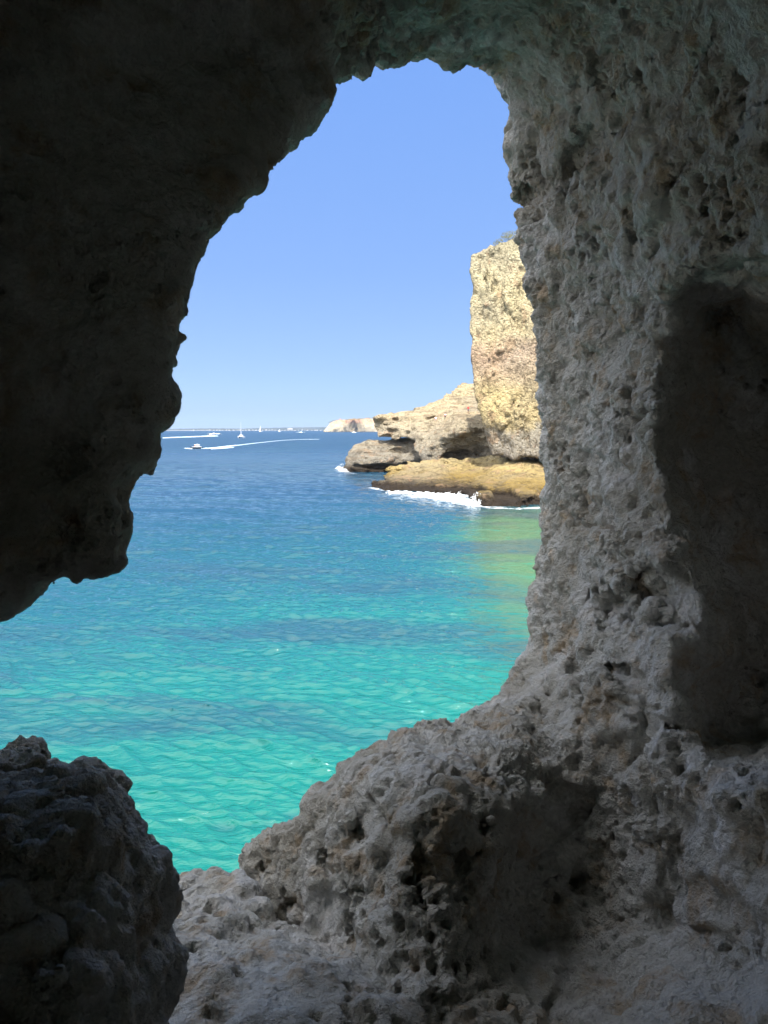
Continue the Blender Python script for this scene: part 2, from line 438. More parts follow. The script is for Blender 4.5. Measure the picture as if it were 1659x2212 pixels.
# near boulder on the left
BOULDER = [(-60,1640),(0,1622),(28,1610),(66,1607),(96,1618),(112,1638),(140,1640),(176,1632),(202,1630),(222,1642),(246,1668),(262,1692),(282,1718),(290,1745),(306,1768),
 (316,1792),(314,1812),(326,1838),(342,1850),(352,1872),(374,1890),(379,1915),(366,1948),(362,1982),(356,2010),(372,2040),(384,2062),(370,2095),
 (362,2130),(340,2180),(330,2260),(300,2700),(-500,2700),(-500,1700)]
BC = [(60,1615,1.62),(200,1640,1.6),(0,1640,1.6),(120,1720,1.42),(0,1800,1.30),(200,1800,1.36),(100,1900,1.26),(290,1760,1.62),(300,1900,1.52),(370,1930,1.68),
 (250,2000,1.32),(340,2050,1.55),(100,2150,1.15),(250,2150,1.24),(330,2180,1.45),(0,2212,1.12),(-300,1900,1.2),(-300,2300,1.1),(100,2600,1.0)]
REL_B = Relief(BOULDER, BC, 3, (-520, 1480, 560, 2750), thick=0.6, k=0.10)
def boulder_field(p, coarse):
    f, t, hm, px, py = REL_B.base(p)
    if coarse: return f
    m = fbm(p, 6.5, 3, 4.0)
    return f - 0.03 + 0.05 * noise(p, 2.6, 8.0) + 0.075 * (np.abs(m) * 1.6 - 0.4) * (0.4 + 0.6 * sstep(0, .1, hm))
Vb, Qb = polygonise(boulder_field, (-1.2, 0.75, CAMZ - 1.9), (-0.2, 2.3, CAMZ - 0.4), 0.008, 0.2)
b = link('boulder', mesh_np('boulder', Vb, Qb, M_NEAR))
tag(b, 'dark knobbly boulder rising at the left edge in front of the turquoise water', 'boulder')

# low rock at the foot of the window
SLAB = [(300,1990),(345,1940),(380,1915),(432,1902),(462,1908),(492,1925),(520,1922),(545,1928),(575,1948),(612,1985),(655,2010),(705,2032),(760,2050),(800,2075),(842,2105),
 (868,2150),(884,2212),(900,2500),(150,2500),(200,2150)]
SCt = [(380,1915,3.0),(432,1902,3.05),(545,1928,3.0),(655,2010,2.8),(760,2050,2.65),(842,2105,2.45),(400,1990,2.7),(500,1990,2.75),(600,2060,2.5),(700,2110,2.3),
 (470,2080,2.35),(550,2130,2.2),(650,2190,2.0),(500,2212,1.95),(830,2190,2.1),(300,2100,2.3),(350,2212,2.0),(600,2450,1.6),(880,2400,1.8)]
REL_S = Relief(SLAB, SCt, 3, (100, 1850, 960, 2550), thick=0.9, k=0.14)
def slab_field(p, coarse):
    f, t, hm, px, py = REL_S.base(p)
    if coarse: return f
    m = fbm(p, 4.0, 3, 14.0)
    return f + 0.11 * noise(p, 2.1, 3.0) + 0.05 * noise(p * np.array([1, .5, 1]), 5.0, 6.0) + 0.10 * (np.abs(m) * 1.6 - 0.4) * (0.4 + 0.6 * sstep(0, .12, hm))
Vs, Qs = polygonise(slab_field, (-1.3, 1.2, CAMZ - 3.1), (0.4, 4.0, CAMZ - 1.1), 0.0125, 0.25)
s_ = link('low_rock', mesh_np('low_rock', Vs, Qs, M_CAVE))
tag(s_, 'low rounded grey rock sloping up to the foot of the opening', 'rock')
print('near rocks', len(Vb), len(Vs), round(time.time() - T0, 1))

# ------------------------------------------------------------------ cliffs across the water
def cliff_mat(name, kind):
    t = NT(name); p = t.pos()
    sx = t.n('ShaderNodeSeparateXYZ'); t.l(p, sx.inputs[0]); z = sx.outputs[2]
    A = lambda c, k=0.88: (c[0] * k, c[1] * k * 0.985, c[2] * k * 0.93)
    n_big = t.noise(p, 0.06, 4, 0.6); n_mid = t.noise(p, 0.22, 5, 0.65, 0.3); n_sm = t.noise(p, 1.1, 5, 0.7)
    zw = t.math('MULTIPLY_ADD', t.math('SUBTRACT', n_mid, 0.5), 7.0, z)
    if kind == 'tower':
        c = t.ramp(t.math('DIVIDE', zw, 50.0), [(0.0, (0.30,0.27,0.24)), (0.10, (0.44,0.40,0.35)), (0.20, (0.50,0.46,0.38)), (0.235, (0.78,0.63,0.34)), (0.33, (0.78,0.63,0.34)),
             (0.40, (0.72,0.53,0.34)), (0.47, (0.70,0.50,0.36)), (0.53, (0.78,0.66,0.42)), (0.8, (0.80,0.71,0.46)), (0.97, (0.55,0.50,0.33)), (1.0, (0.45,0.42,0.28))])
    elif kind == 'mid':
        c = t.ramp(t.math('DIVIDE', zw, 30.0), [(0.0, (0.10,0.09,0.08)), (0.12, (0.38,0.35,0.30)), (0.30, (0.64,0.56,0.42)), (0.46, (0.74,0.61,0.41)), (0.62, (0.75,0.62,0.40)), (1.0, (0.72,0.58,0.36))])
    elif kind == 'shelf':
        c = t.ramp(t.math('DIVIDE', t.math('MULTIPLY_ADD', t.math('SUBTRACT', n_sm, 0.5), 1.6, z), 8.0),
            [(0.0, (0.07,0.05,0.035)), (0.12, (0.13,0.095,0.05)), (0.24, (0.44,0.31,0.10)), (0.42, (0.70,0.54,0.25)), (0.6, (0.76,0.63,0.36)), (0.9, (0.70,0.61,0.44))])
    else:
        c = t.ramp(t.math('DIVIDE', zw, 60.0), [(0.0, (0.35,0.30,0.25)), (0.08, (0.54,0.47,0.35)), (0.55, (0.54,0.45,0.31)), (0.7, (0.60,0.34,0.22)), (0.9, (0.55,0.32,0.2)), (1.0, (0.15,0.16,0.10))])
    c = t.mix(1.0, c, A((1, 1, 1)), 'MULTIPLY')
    c = t.mix(t.math('MULTIPLY', t.maprange(n_big, 0.45, 0.65), 0.45), c, (0.42, 0.38, 0.30))
    if kind == 'shelf':
        c = t.mix(t.math('MULTIPLY', t.maprange(n_mid, 0.5, 0.64), 0.5), c, (0.46, 0.34, 0.15))
    red = t.math('MULTIPLY', t.maprange(t.noise(p, 0.35, 4, 0.6), 0.56, 0.66), 0.55)
    c = t.mix(red, c, (0.56, 0.36, 0.22))
    c = t.mix(t.maprange(n_sm, 0.36, 0.50, 0.5, 0.0), c, (0.30, 0.24, 0.15))
    if kind in ('mid', 'low'):
        lay = t.noise(t.mapping(p, (0.12, 0.12, 1.4)), 1.0, 4, 0.6)
        c = t.mix(t.math('MULTIPLY', t.maprange(lay, 0.52, 0.62), 0.5), c, (0.26, 0.20, 0.13))
    # crevices, their shade painted in as dark lines: stretched along the beds, upright on the tall cliff
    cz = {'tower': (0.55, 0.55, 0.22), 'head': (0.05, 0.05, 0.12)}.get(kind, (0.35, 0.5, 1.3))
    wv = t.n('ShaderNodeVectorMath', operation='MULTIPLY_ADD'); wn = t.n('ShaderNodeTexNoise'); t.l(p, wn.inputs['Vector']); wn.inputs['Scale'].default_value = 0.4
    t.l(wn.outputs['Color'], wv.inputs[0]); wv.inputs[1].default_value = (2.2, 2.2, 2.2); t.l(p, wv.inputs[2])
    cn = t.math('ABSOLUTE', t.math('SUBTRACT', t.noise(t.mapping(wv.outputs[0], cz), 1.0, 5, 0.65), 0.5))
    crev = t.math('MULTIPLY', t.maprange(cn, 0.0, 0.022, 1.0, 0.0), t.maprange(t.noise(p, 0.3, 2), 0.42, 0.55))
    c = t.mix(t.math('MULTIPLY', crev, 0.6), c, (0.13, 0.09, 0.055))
    gr2 = t.noise(p, 2.2, 5, 0.8)
    c = t.mix(t.maprange(gr2, 0.34, 0.47, 0.38, 0.0), c, (0.22, 0.165, 0.10))
    wet = t.maprange(t.math('MULTIPLY_ADD', t.math('SUBTRACT', n_sm, 0.5), 1.5, z), 0.5, 1.8, 1.0, 0.0)
    if kind != 'head':
        c = t.mix(wet, c, (0.055, 0.042, 0.03))
    h = t.math('MULTIPLY', n_sm, 0.8)
    h = t.math('MULTIPLY_ADD', t.noise(p, 2.8, 5, 0.75), 0.6, h)
    h = t.math('MULTIPLY_ADD', t.maprange(t.voro(p, 1.6), 0.1, 0.5, 1.0, 0.0), -0.25, h)
    h = t.math('MULTIPLY_ADD', crev, -0.5, h)
    t.bsdf(c, 0.95, 0.1, t.bump(h, 2.0 if kind != 'head' else 3.0, 1.0))
    return t.m

def far_rock(name, poly, ctrl, mat, hs, thick, k, amps, step=2, bx=None, taper=0.25, squash=1.0, pits=(), pad=40, plates=None, steps=()):
    P = np.array(poly)
    bnd = (P[:, 0].min() - pad, P[:, 1].min() - pad, P[:, 0].max() + pad, P[:, 1].max() + pad)
    rel = Relief(poly, ctrl, step, bnd, steps=steps, thick=thick, k=k, flare=taper, flare0=0)
    dmin = min(c[2] for c in ctrl); dmax = max(c[2] for c in ctrl) + thick
    cor = np.array([np.array(at(x, y, d)) for x in (bnd[0], bnd[2]) for y in (bnd[1], bnd[3]) for d in (dmin, dmax)])
    lo = cor.min(0); hi = cor.max(0); lo[2] = max(lo[2], -2.5); lo[1] = max(lo[1], dmin - 3)
    pp = [(*surf(rel, a, b_)[:2], r_ * surf(rel, a, b_)[2] / FPX, sx, sy) for a, b_, r_, sx, sy in pits]
    def fn(p, coarse):
        f, t, hm, px, py = rel.base(p)
        if coarse: return f
        nr = np.abs(f) < sum(a for a, _ in amps) + k + 1
        q = p[nr]; g = np.zeros(len(p), np.float32)
        rim = 0.3 + 0.7 * sstep(0, 3 * k, hm[nr])
        acc = 0
        for j, (a, s) in enumerate(amps):
            qq = q * np.array([1, 1, squash])
            m = noise(qq, s, 5.0 * j + len(name))
            acc = acc + a * (m if j % 2 == 0 else (np.abs(m) * 2 - 0.55))
        if plates:
            am, sh, sv, th = plates
            m = noise(q * np.array([sh, sh, sv]), 1.0, 33.0) + 0.45 * noise(q * np.array([sh, sh, sv]), 2.7, 3.0)
            acc = acc - am * (1 / (1 + np.exp(-(m - th) * 16)))
        g[nr] = acc * rim
        f = f + g
        for c, v, r, sx, sy in pp:
            d = p - c; al = d @ v; u = d @ UP; w = d @ RT
            rr = np.sqrt((w / sx) ** 2 + (u / sy) ** 2 + (al / 2.0) ** 2) / r
            m = rr < 3
            f[m] = smin(f[m], (rr[m] - 1) * r, 0.3 * r)
        return f
    V, Q = polygonise(fn, lo, hi, hs, sum(a for a, _ in amps) + k)
    print(name, len(V), round(time.time() - T0, 1))
    return link(name, mesh_np(name, V, Q, mat)), rel

wd = lambda x, y: float(water_depth(x, y))
TOWER = [(1013,548),(1013,585),(1016,620),(1010,650),(1010,700),(1013,740),(1010,780),(1014,806),(1022,835),(1030,872),(1037,905),(1046,935),(1054,968),(1062,984),(1085,988),(1108,999),(1125,990),
 (1150,998),(1175,1008),(1640,1040),(1640,400),(1330,420),(1117,503),(1090,511),(1070,521),(1040,532)]
TC = [(1013,548,136),(1013,700,135),(1014,800,134),(1040,930,133),(1060,980,133),(1110,990,129),(1175,1000,125),(1090,900,129),(1170,900,125),(1090,760,131),(1170,760,127),(1090,600,132),(1170,560,129),(1120,510,134),(1330,700,115),(1330,1020,112),(1330,430,120),(1640,700,104),(1640,1030,102),(1640,410,110)]
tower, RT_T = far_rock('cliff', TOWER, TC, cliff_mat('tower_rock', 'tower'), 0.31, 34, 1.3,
    [(0.9, 0.10), (0.8, 0.24), (0.7, 0.5), (0.65, 1.0)], squash=0.6, plates=(1.5, 0.16, 0.07, 0.15))
tag(tower, 'tall sheer yellow limestone cliff, pale red band halfway up, grey foot', 'cliff')

MID = [(803,905),(806,898),(818,896),(850,889),(880,883),(905,880),(925,868),(945,860),(962,848),(985,835),(1000,826),(1030,820),(1100,812),(1200,815),(1250,1040),(1100,1040),(1055,1030),(990,1028),(930,1020),
 (905,995),(890,960),(878,945),(850,952),(812,947),(806,930)]
MC = [(803,905,184),(806,898,180),(850,889,186),(905,880,190),(962,848,192),(1000,826,196),(1060,815,196),(925,895,180),(960,880,178),(1000,884,174),(1000,860,184),(960,903,170),(1020,893,164),(900,906,178),(1000,897,160),
 (850,910,181),(830,935,180),(860,945,178),(925,930,170),(960,940,155),(990,910,154),(1020,925,151),(1040,950,152),(940,985,156),(990,975,158),(1040,985,156),(1000,990,160),(1200,900,150),(1250,1010,145)]
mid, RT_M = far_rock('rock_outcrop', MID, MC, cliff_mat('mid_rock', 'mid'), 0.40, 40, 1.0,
    [(1.0, 0.14), (1.0, 0.3), (0.8, 0.6), (0.5, 1.1)], squash=2.1, plates=(1.3, 0.10, 0.45, 0.15),
    pits=[(832,943,9,1.6,0.6),(818,926,3.5,1,1),(880,935,5,1.6,0.8),(855,905,7,1.5,0.6),(925,903,10,2.0,0.5),(985,982,9,4.0,0.8),(893,927,4,1.2,1),(940,868,4,1.5,0.7)])
tag(mid, 'layered cream limestone outcrop with a walkable terrace and shadowed undercut beside the tall cliff', 'rock outcrop')

LOW = [(742,1008),(744,990),(752,975),(764,962),(782,952),(800,948),(830,948),(862,944),(890,946),(915,960),(925,978),(955,988),(990,990),(990,1060),(740,1060)]
w1 = wd(760, 1020)
LC = [(742,1012,w1+4),(764,1021,w1),(800,1022,w1-1),(860,1020,w1),(900,1008,w1),(764,1000,w1-.5),(752,980,w1+5),(782,952,w1+9),(830,948,w1+10),(880,946,w1+8),(800,985,w1+1),(850,985,w1-2),(900,990,w1-3),(860,970,w1+3),
      (930,990,w1-4),(990,990,w1-8),(800,1060,w1-1),(990,1060,w1-8),(740,1060,w1+4)]
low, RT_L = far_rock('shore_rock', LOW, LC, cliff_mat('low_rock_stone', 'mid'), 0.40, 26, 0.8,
    [(0.9, 0.16), (0.8, 0.32), (0.55, 0.7), (0.3, 1.3)], squash=2.4,
    pits=[(862,972,12,2.2,0.9),(790,978,7,2.0,0.7),(820,1008,14,3.0,0.45),(888,1003,9,2.4,0.5),(770,1006,7,2.0,0.5),(895,978,9,1.8,1.0)])
tag(low, 'low pale stratified rock point with a black tide line, farthest out in the water', 'rock')

SHELF = [(800,1046),(806,1038),(826,1034),(830,1018),(842,1006),(868,1000),(910,996),(960,990),(1010,986),(1060,984),(1120,990),(1200,992),(1300,990),(1600,1000),(1600,1180),(800,1180)]
SHC = []
for x, y, dy, dd in [(802,1052,6,2),(830,1059,12,2.2),(870,1061,14,2.5),(920,1064,16,2.5),(970,1068,16,2.5),(1008,1074,14,2.5),(1016,1086,20,2),(1060,1094,26,2.2),(1110,1096,26,2.4),(1160,1092,30,3),(1250,1096,30,2)]:
    d = wd(x, y); SHC += [(x, y, d), (x, y - dy, d + dd), (x, y + 70, d - 1)]
SHC += [(835,1020,138),(850,1004,141),(910,997,143),(1000,987,147),(1060,984,146),(1200,992,136),(900,1025,133),(980,1030,130),(1000,1008,138),(1080,1050,112),(1130,1030,116),(1080,1010,128),(1150,1005,126),(1250,1030,112),(1300,1000,118),(1600,1005,106),(1600,1100,wd(1600,1100)),(1600,1150,92)]
VALLEY = [(1000,975),(1050,975),(1062,1010),(1036,1045),(1024,1075),(1020,1110),(1002,1110),(1000,1072),(1012,1040),(1010,1005)]
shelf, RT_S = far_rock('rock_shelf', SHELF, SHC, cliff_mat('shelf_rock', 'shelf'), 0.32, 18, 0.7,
    [(0.7, 0.16), (1.0, 0.33), (0.9, 0.7), (0.6, 1.3)], squash=1.5, taper=0.1, plates=(1.2, 0.3, 0.9, 0.1), steps=[(VALLEY, 3.5, 14)],
    pits=[(1068,1050,6,0.7,1.4)])
tag(shelf, 'ochre yellow wave-washed rock shelf with dark brown waterline below the tall cliff', 'rock shelf')

HEAD = [(699,931),(706,922),(712,912),(722,908),(745,906),(770,905),(800,903),(840,900),(900,898),(900,940),(699,940)]
hd = wd(750, 933.2)
HC = [(699,933,hd),(712,912,hd+30),(745,920,hd),(768,925,hd+120),(772,912,hd+90),(785,920,hd),(800,905,hd+40),(900,900,hd+60),(900,935,hd),(745,906,hd+50),(735,932,hd-10),(790,932,hd-10)]
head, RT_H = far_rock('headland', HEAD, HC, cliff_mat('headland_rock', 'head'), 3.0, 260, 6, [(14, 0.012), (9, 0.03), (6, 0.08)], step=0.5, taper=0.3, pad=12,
    pits=[(769,929,5.5,0.9,1.2)])
tag(head, 'distant pale headland with red crest and dark sea cave, green scrub on top', 'headland')

# ------------------------------------------------------------------ the sea
NR, NCOL = 1400, 760
ys = 11.0 * (330.0 / 11.0) ** np.linspace(0, 1, NR)
ts = np.linspace(-1, 1, NCOL)
YY, TT = np.meshgrid(ys, ts, indexing='ij')
XX = TT * (YY * 0.57 + 3.0)
dx = (YY * 0.57 + 3) * 2 / NCOL; dy = np.gradient(ys)[:, None] * np.ones_like(XX)
calm = sstep(0.0, 4.0, XX - 0.5 - 0.07 * YY) * sstep(16, 32, YY) * (1 - sstep(98, 125, YY))
H = np.zeros_like(XX); DX = np.zeros_like(XX); DY = np.zeros_like(XX)
P2 = np.stack([XX.ravel() * 0.018, YY.ravel() * 0.018, np.zeros(XX.size)], -1)
gust = noise(P2, 1.0, 3.0).reshape(XX.shape)
wx = XX + 1.2 * noise(P2, 6.0, 1.0).reshape(XX.shape); wy = YY + 1.2 * noise(P2, 6.0, 9.0).reshape(XX.shape)
wr = np.random.default_rng(11)
for i in range(72):
    lam = 0.30 * (14.0 / 0.30) ** (((i + wr.random()) / 72) ** 1.25)
    th = math.radians(-106 + wr.normal() * (19 if lam < 3 else 14))
    kx, ky = math.cos(th), math.sin(th); k = 2 * math.pi / lam
    a = lam * 0.0088 * (0.62 if lam > 1.5 else (1.1 if lam > 0.9 else 2.15)) * (0.3 if lam > 5 else 1.0)
    fade = sstep(2.5, 4.5, lam / np.maximum(dy, dx))
    a = a * fade * (1 + 0.55 * gust)
    a = a * (1 - 0.66 * calm) * (1 - 0.35 * sstep(40, 160, YY)) * (1 - sstep(190, 325, YY))
    ph = k * (kx * wx + ky * wy) + wr.random() * 6.28
    c, s_n = np.cos(ph), np.sin(ph)
    H += a * c; q = 0.75
    DX -= q * a * kx * s_n; DY -= q * a * ky * s_n
XX2 = XX + DX; YY2 = YY + DY
Vw = np.stack([XX2, YY2, H], -1).reshape(-1, 3).astype(np.float32)
idx = np.arange(NR * NCOL).reshape(NR, NCOL)
Qw = np.stack([idx[:-1, :-1], idx[:-1, 1:], idx[1:, 1:], idx[1:, :-1]], -1).reshape(-1, 4)
# flat sea beyond the waved part: a ring of quads whose inner rim shares the vertices of the waved part
rimv = np.concatenate([idx[0, :], idx[1:, -1], idx[-1, -2::-1], idx[-2:0:-1, 0]])
rp = Vw[rimv][:, :2]; Vl = [Vw]; last = rimv; base = len(Vw)
CT = np.array([0.0, 230.0])
for s_ in (1.12, 1.6, 3, 8, 25, 70):
    v = (rp - CT); L = np.linalg.norm(v, axis=1, keepdims=True)
    v = v / L * (L * min(s_, 2.0) + (0 if s_ < 2 else (s_ - 2) * 300))
    Vl.append(np.concatenate([v + CT, np.zeros((len(v), 1))], 1).astype(np.float32))
    nid = np.arange(base, base + len(v)); base += len(v)
    Qw = np.concatenate([Qw, np.stack([last, nid, np.roll(nid, -1), np.roll(last, -1)], -1)]); last = nid
Vw = np.concatenate(Vl)

# foam where the swell breaks on the rocks: coverage 0..1 per vertex
def seg_d(X, Y, pts):
    d = np.full(X.shape, 1e9)
    for (ax, ay), (bx, by) in zip(pts[:-1], pts[1:]):
        ex, ey = bx - ax, by - ay
        t = np.clip(((X - ax) * ex + (Y - ay) * ey) / (ex * ex + ey * ey), 0, 1)
        d = np.minimum(d, np.hypot(X - ax - t * ex, Y - ay - t * ey))
    return d
def W(x, y): p = on_water(x, y); return (p.x, p.y)
X, Y = Vw[:, 0], Vw[:, 1]
foam = np.zeros(len(Vw))
shore = [W(*q) for q in [(800,1054),(850,1062),(920,1066),(985,1072),(1015,1088),(1060,1097),(1120,1099),(1180,1096),(1300,1099)]]
foam = np.maximum(foam, 1.1 - seg_d(X, Y, shore) / 1.6)
core = [W(*q) for q in [(905,1072),(960,1076),(1000,1084),(1045,1090)]]
foam = np.maximum(foam, 1.35 - seg_d(X, Y, core) / 4.2)
core2 = [W(*q) for q in [(850,1068),(930,1080),(985,1094)]]
foam = np.maximum(foam, 0.62 - seg_d(X, Y, core2) / 13.0)
lowp = [W(*q) for q in [(735,1013),(745,1019),(764,1024)]]
foam = np.maximum(foam, 0.9 - seg_d(X, Y, lowp) / 2.0)
foam = np.maximum(foam, 1.1 - seg_d(X, Y, [W(733,1012), W(742,1018)]) / 2.6)
def wake(pts, w0, w1, a0=1.6, a1=0.35):
    global foam
    pts = [W(*q) for q in pts]; n = len(pts) - 1
    for i in range(n):
        f0, f1 = i / n, (i + 1) / n
        wd_ = w0 + (w1 - w0) * (f0 + f1) / 2; a = a0 + (a1 - a0) * (f0 + f1) / 2
        foam = np.maximum(foam, a * (1 - seg_d(X, Y, pts[i:i + 2]) / wd_))
foam = np.clip(foam, 0, 2)
me = mesh_np('sea', Vw, Qw)
at_ = me.attributes.new('foam', 'FLOAT', 'POINT'); at_.data.foreach_set('value', foam.astype(np.float32))

calm_v = np.zeros(len(Vw), np.float32); calm_v[:NR * NCOL] = calm.ravel()
ac_ = me.attributes.new('calm', 'FLOAT', 'POINT'); ac_.data.foreach_set('value', calm_v)
t = NT('sea_water')
g = t.n('ShaderNodeNewGeometry').outputs['Position']
sp = t.n('ShaderNodeSeparateXYZ'); t.l(g, sp.inputs[0]); gy = sp.outputs[1]; gx = sp.outputs[0]
bed = t.noise(g, 0.06, 4, 0.55, 0.5)
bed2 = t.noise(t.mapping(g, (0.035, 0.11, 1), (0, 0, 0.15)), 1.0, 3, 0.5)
yy = t.math('MULTIPLY_ADD', t.math('SUBTRACT', bed, 0.5), 42.0, gy)
yy = t.math('MULTIPLY_ADD', gx, -0.8, yy)
lg = t.math('LOGARITHM', t.math('MAXIMUM', yy, 2.0), 10.0)
col = t.ramp(t.math('DIVIDE', lg, 4.0), [(0.25, (0.003,0.125,0.098)), (0.345, (0.003,0.118,0.099)), (0.385, (0.003,0.098,0.095)), (0.43, (0.003,0.066,0.084)), (0.52, (0.003,0.036,0.068)), (0.75, (0.004,0.034,0.08)), (1.0, (0.004,0.028,0.07))])
# shallow sandy bed by the shelf, drawn out to paint in the cliff's yellow-green reflection
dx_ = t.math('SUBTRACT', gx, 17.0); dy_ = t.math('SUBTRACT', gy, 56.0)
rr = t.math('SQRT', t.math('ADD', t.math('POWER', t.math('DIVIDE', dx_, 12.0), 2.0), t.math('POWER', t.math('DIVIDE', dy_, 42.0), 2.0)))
sand_refl = t.maprange(t.math('MULTIPLY_ADD', t.math('SUBTRACT', bed, 0.5), 1.3, rr), 0.4, 1.25, 1.0, 0.0)
col = t.mix(t.math('MULTIPLY', sand_refl, 0.6), col, (0.040, 0.150, 0.050))
weed_shade = t.maprange(bed2, 0.47, 0.60)  # weedy seabed patches, also painting in the headland's shadow on the water
col = t.mix(t.math('MULTIPLY', weed_shade, 0.75), col, (0.010, 0.050, 0.075))
fa = t.n('ShaderNodeAttribute', attribute_name='foam').outputs['Fac']
fn1 = t.noise(t.mapping(g, (0.7, 1.0, 1)), 1.1, 7, 0.75, 1.0)
fv = t.math('ADD', fa, t.math('MULTIPLY', t.math('SUBTRACT', fn1, 0.5), 3.6))
fmask = t.math('MULTIPLY', t.maprange(fv, 0.35, 1.7), t.maprange(fa, 0.02, 0.12))
n_a = t.noise(t.mapping(g, (0.7, 1.9, 1), (0, 0, 0.12)), 1.7, 4, 0.6, 0.2)
n_b = t.noise(t.mapping(g, (0.16, 0.3, 1), (0, 0, 0.1)), 1.0, 4, 0.6, 0.3)
far = t.maprange(gy, 60, 200)
cl = t.math('MULTIPLY_ADD', t.n('ShaderNodeAttribute', attribute_name='calm').outputs['Fac'], -0.085, 0.13)
hh = t.math('ADD', t.math('MULTIPLY', n_a, cl), t.math('MULTIPLY', t.math('MULTIPLY', n_b, far), 2.6))
nrm = t.bump(hh, 1.0, 1.0)
colf = t.mix(fmask, col, (0.72, 0.76, 0.77))
rgh = t.math('MULTIPLY_ADD', fmask, 0.6, t.maprange(gy, 60, 500, 0.03, 0.42))
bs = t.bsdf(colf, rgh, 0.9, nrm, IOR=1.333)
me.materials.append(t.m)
sea = link('sea', me); tag(sea, kind='structure')
print('sea', len(Vw), round(time.time() - T0, 1))

# ------------------------------------------------------------------ simple materials and shape tools
def plain(name, color, rough=0.7, spec=0.3, var=0.12, scale=3.0):
    t = NT(name); n = t.noise(t.pos(), scale, 3)
    c = t.mix(t.math('MULTIPLY', n, var), color, tuple(x * 0.5 for x in color))
    t.bsdf(c, rough, spec); return t.m
WHITE = plain('white_paint', (0.80, 0.80, 0.78), 0.4, 0.5)
NAVY = plain('dark_hull_paint', (0.03, 0.05, 0.08), 0.3, 0.5)
METAL = plain('pale_metal', (0.62, 0.64, 0.66), 0.4, 0.5)
GLASS = plain('dark_window', (0.02, 0.025, 0.03), 0.1, 0.6)
SAIL = plain('sail_cloth', (0.82, 0.82, 0.80), 0.8, 0.1)
FOAM = plain('white_foam', (0.86, 0.89, 0.90), 0.9, 0.1, 0.08)
WAKE = plain('churned_water', (0.48, 0.58, 0.64), 0.7, 0.2, 0.5, 0.4)
ORANGE = plain('rust_trim', (0.45, 0.16, 0.07), 0.6)

class MB:
    def __init__(s): s.v = []; s.f = []
    def add(s, v, f):
        b = len(s.v); s.v += [tuple(p) for p in v]; s.f += [tuple(i + b for i in q) for q in f]; return s
    def box(s, c, d, top=1.0):
        x, y, z = c; a, b, h = d[0] / 2, d[1] / 2, d[2] / 2
        v = [(x + sx * a * (top if sz > 0 else 1), y + sy * b * (top if sz > 0 else 1), z + sz * h) for sz in (-1, 1) for sx, sy in ((-1, -1), (1, -1), (1, 1), (-1, 1))]
        return s.add(v, [(3, 2, 1, 0), (4, 5, 6, 7), (0, 1, 5, 4), (1, 2, 6, 5), (2, 3, 7, 6), (3, 0, 4, 7)])
    def loft(s, rings):
        n = len(rings[0]); v = [p for r in rings for p in r]; f = []
        for i in range(len(rings) - 1):
            for j in range(n): f.append((i * n + j, i * n + (j + 1) % n, (i + 1) * n + (j + 1) % n, (i + 1) * n + j))
        f.append(tuple(range(n - 1, -1, -1))); f.append(tuple((len(rings) - 1) * n + j for j in range(n)))
        return s.add(v, f)
    def tube(s, a, b, r0, r1=None, n=8):
        a, b = Vector(a), Vector(b); r1 = r0 if r1 is None else r1
        d = (b - a).normalized(); u = d.orthogonal().normalized(); w = d.cross(u)
        return s.loft([[tuple(c + (u * math.cos(k * 6.2832 / n) + w * math.sin(k * 6.2832 / n)) * r) for k in range(n)] for c, r in ((a, r0), (b, r1))])
    def hull(s, L, B, H, z0=0.0, ox=0.0, draft=0.3, flare=0.75, n=11):
        """boat hull along +x, stern at -L/2"""
        rings = []
        for i in range(n):
            u = i / (n - 1); x = -L / 2 + L * u
            w = B / 2 * (0.88 + 0.12 * math.sin(u * 3.14)) * (1 - max(0, (u - 0.45) / 0.55) ** 2.2) + 0.02
            sh = H * (1 + 0.35 * max(0, u - 0.4) ** 2 / 0.36)
            rings.append([(x, ox - w, z0 + sh), (x, ox - w * flare, z0 + 0.05), (x * 0.97, ox - w * 0.25, z0 - draft), (x * 0.97, ox + w * 0.25, z0 - draft), (x, ox + w * flare, z0 + 0.05), (x, ox + w, z0 + sh)])
        return s.loft(rings)
    def build(s, name, mat, parent=None, smooth=False):
        me = bpy.data.meshes.new(name); me.from_pydata(s.v, [], s.f); me.validate(); me.update()
        me.polygons.foreach_set('use_smooth', [smooth] * len(me.polygons)); me.materials.append(mat)
        return link(name, me, parent)
def empty(name, loc, rz=0.0, sc_=1.0):
    o = bpy.data.objects.new(name, None); COL.objects.link(o); o.location = loc; o.rotation_euler = (0, 0, rz); o.scale = (sc_,) * 3; return o

# ------------------------------------------------------------------ boats
# dark-hulled motorboat coming towards the cave, bow towards the left
p = on_water(424, 969.5)
e = empty('motorboat', (p.x, p.y, 0.0), math.radians(212))
tag(e, 'motorboat with dark hull and white cabin, nearest of the boats, white wake behind it', 'boat')
MB().hull(6.6, 2.6, 0.95).build('hull', NAVY, e)
MB().box((0, 0, 1.02), (5.2, 2.3, 0.16)).build('deck', WHITE, e)
MB().box((-0.4, 0, 1.62), (2.6, 1.9, 1.1), 0.82).build('cabin', WHITE, e)
MB().box((-0.4, 0, 1.80), (2.42, 1.82, 0.32), 0.92).build('window', GLASS, e)
MB().box((-0.5, 0, 2.26), (2.7, 2.0, 0.1), 0.95).tube((-0.6, 0, 2.3), (-0.6, 0, 3.0), 0.05).build('roof', WHITE, e)
MB().box((0.9, 0.45, 1.5), (0.5, 0.5, 0.9), 0.7).build('bow_seat', ORANGE, e)

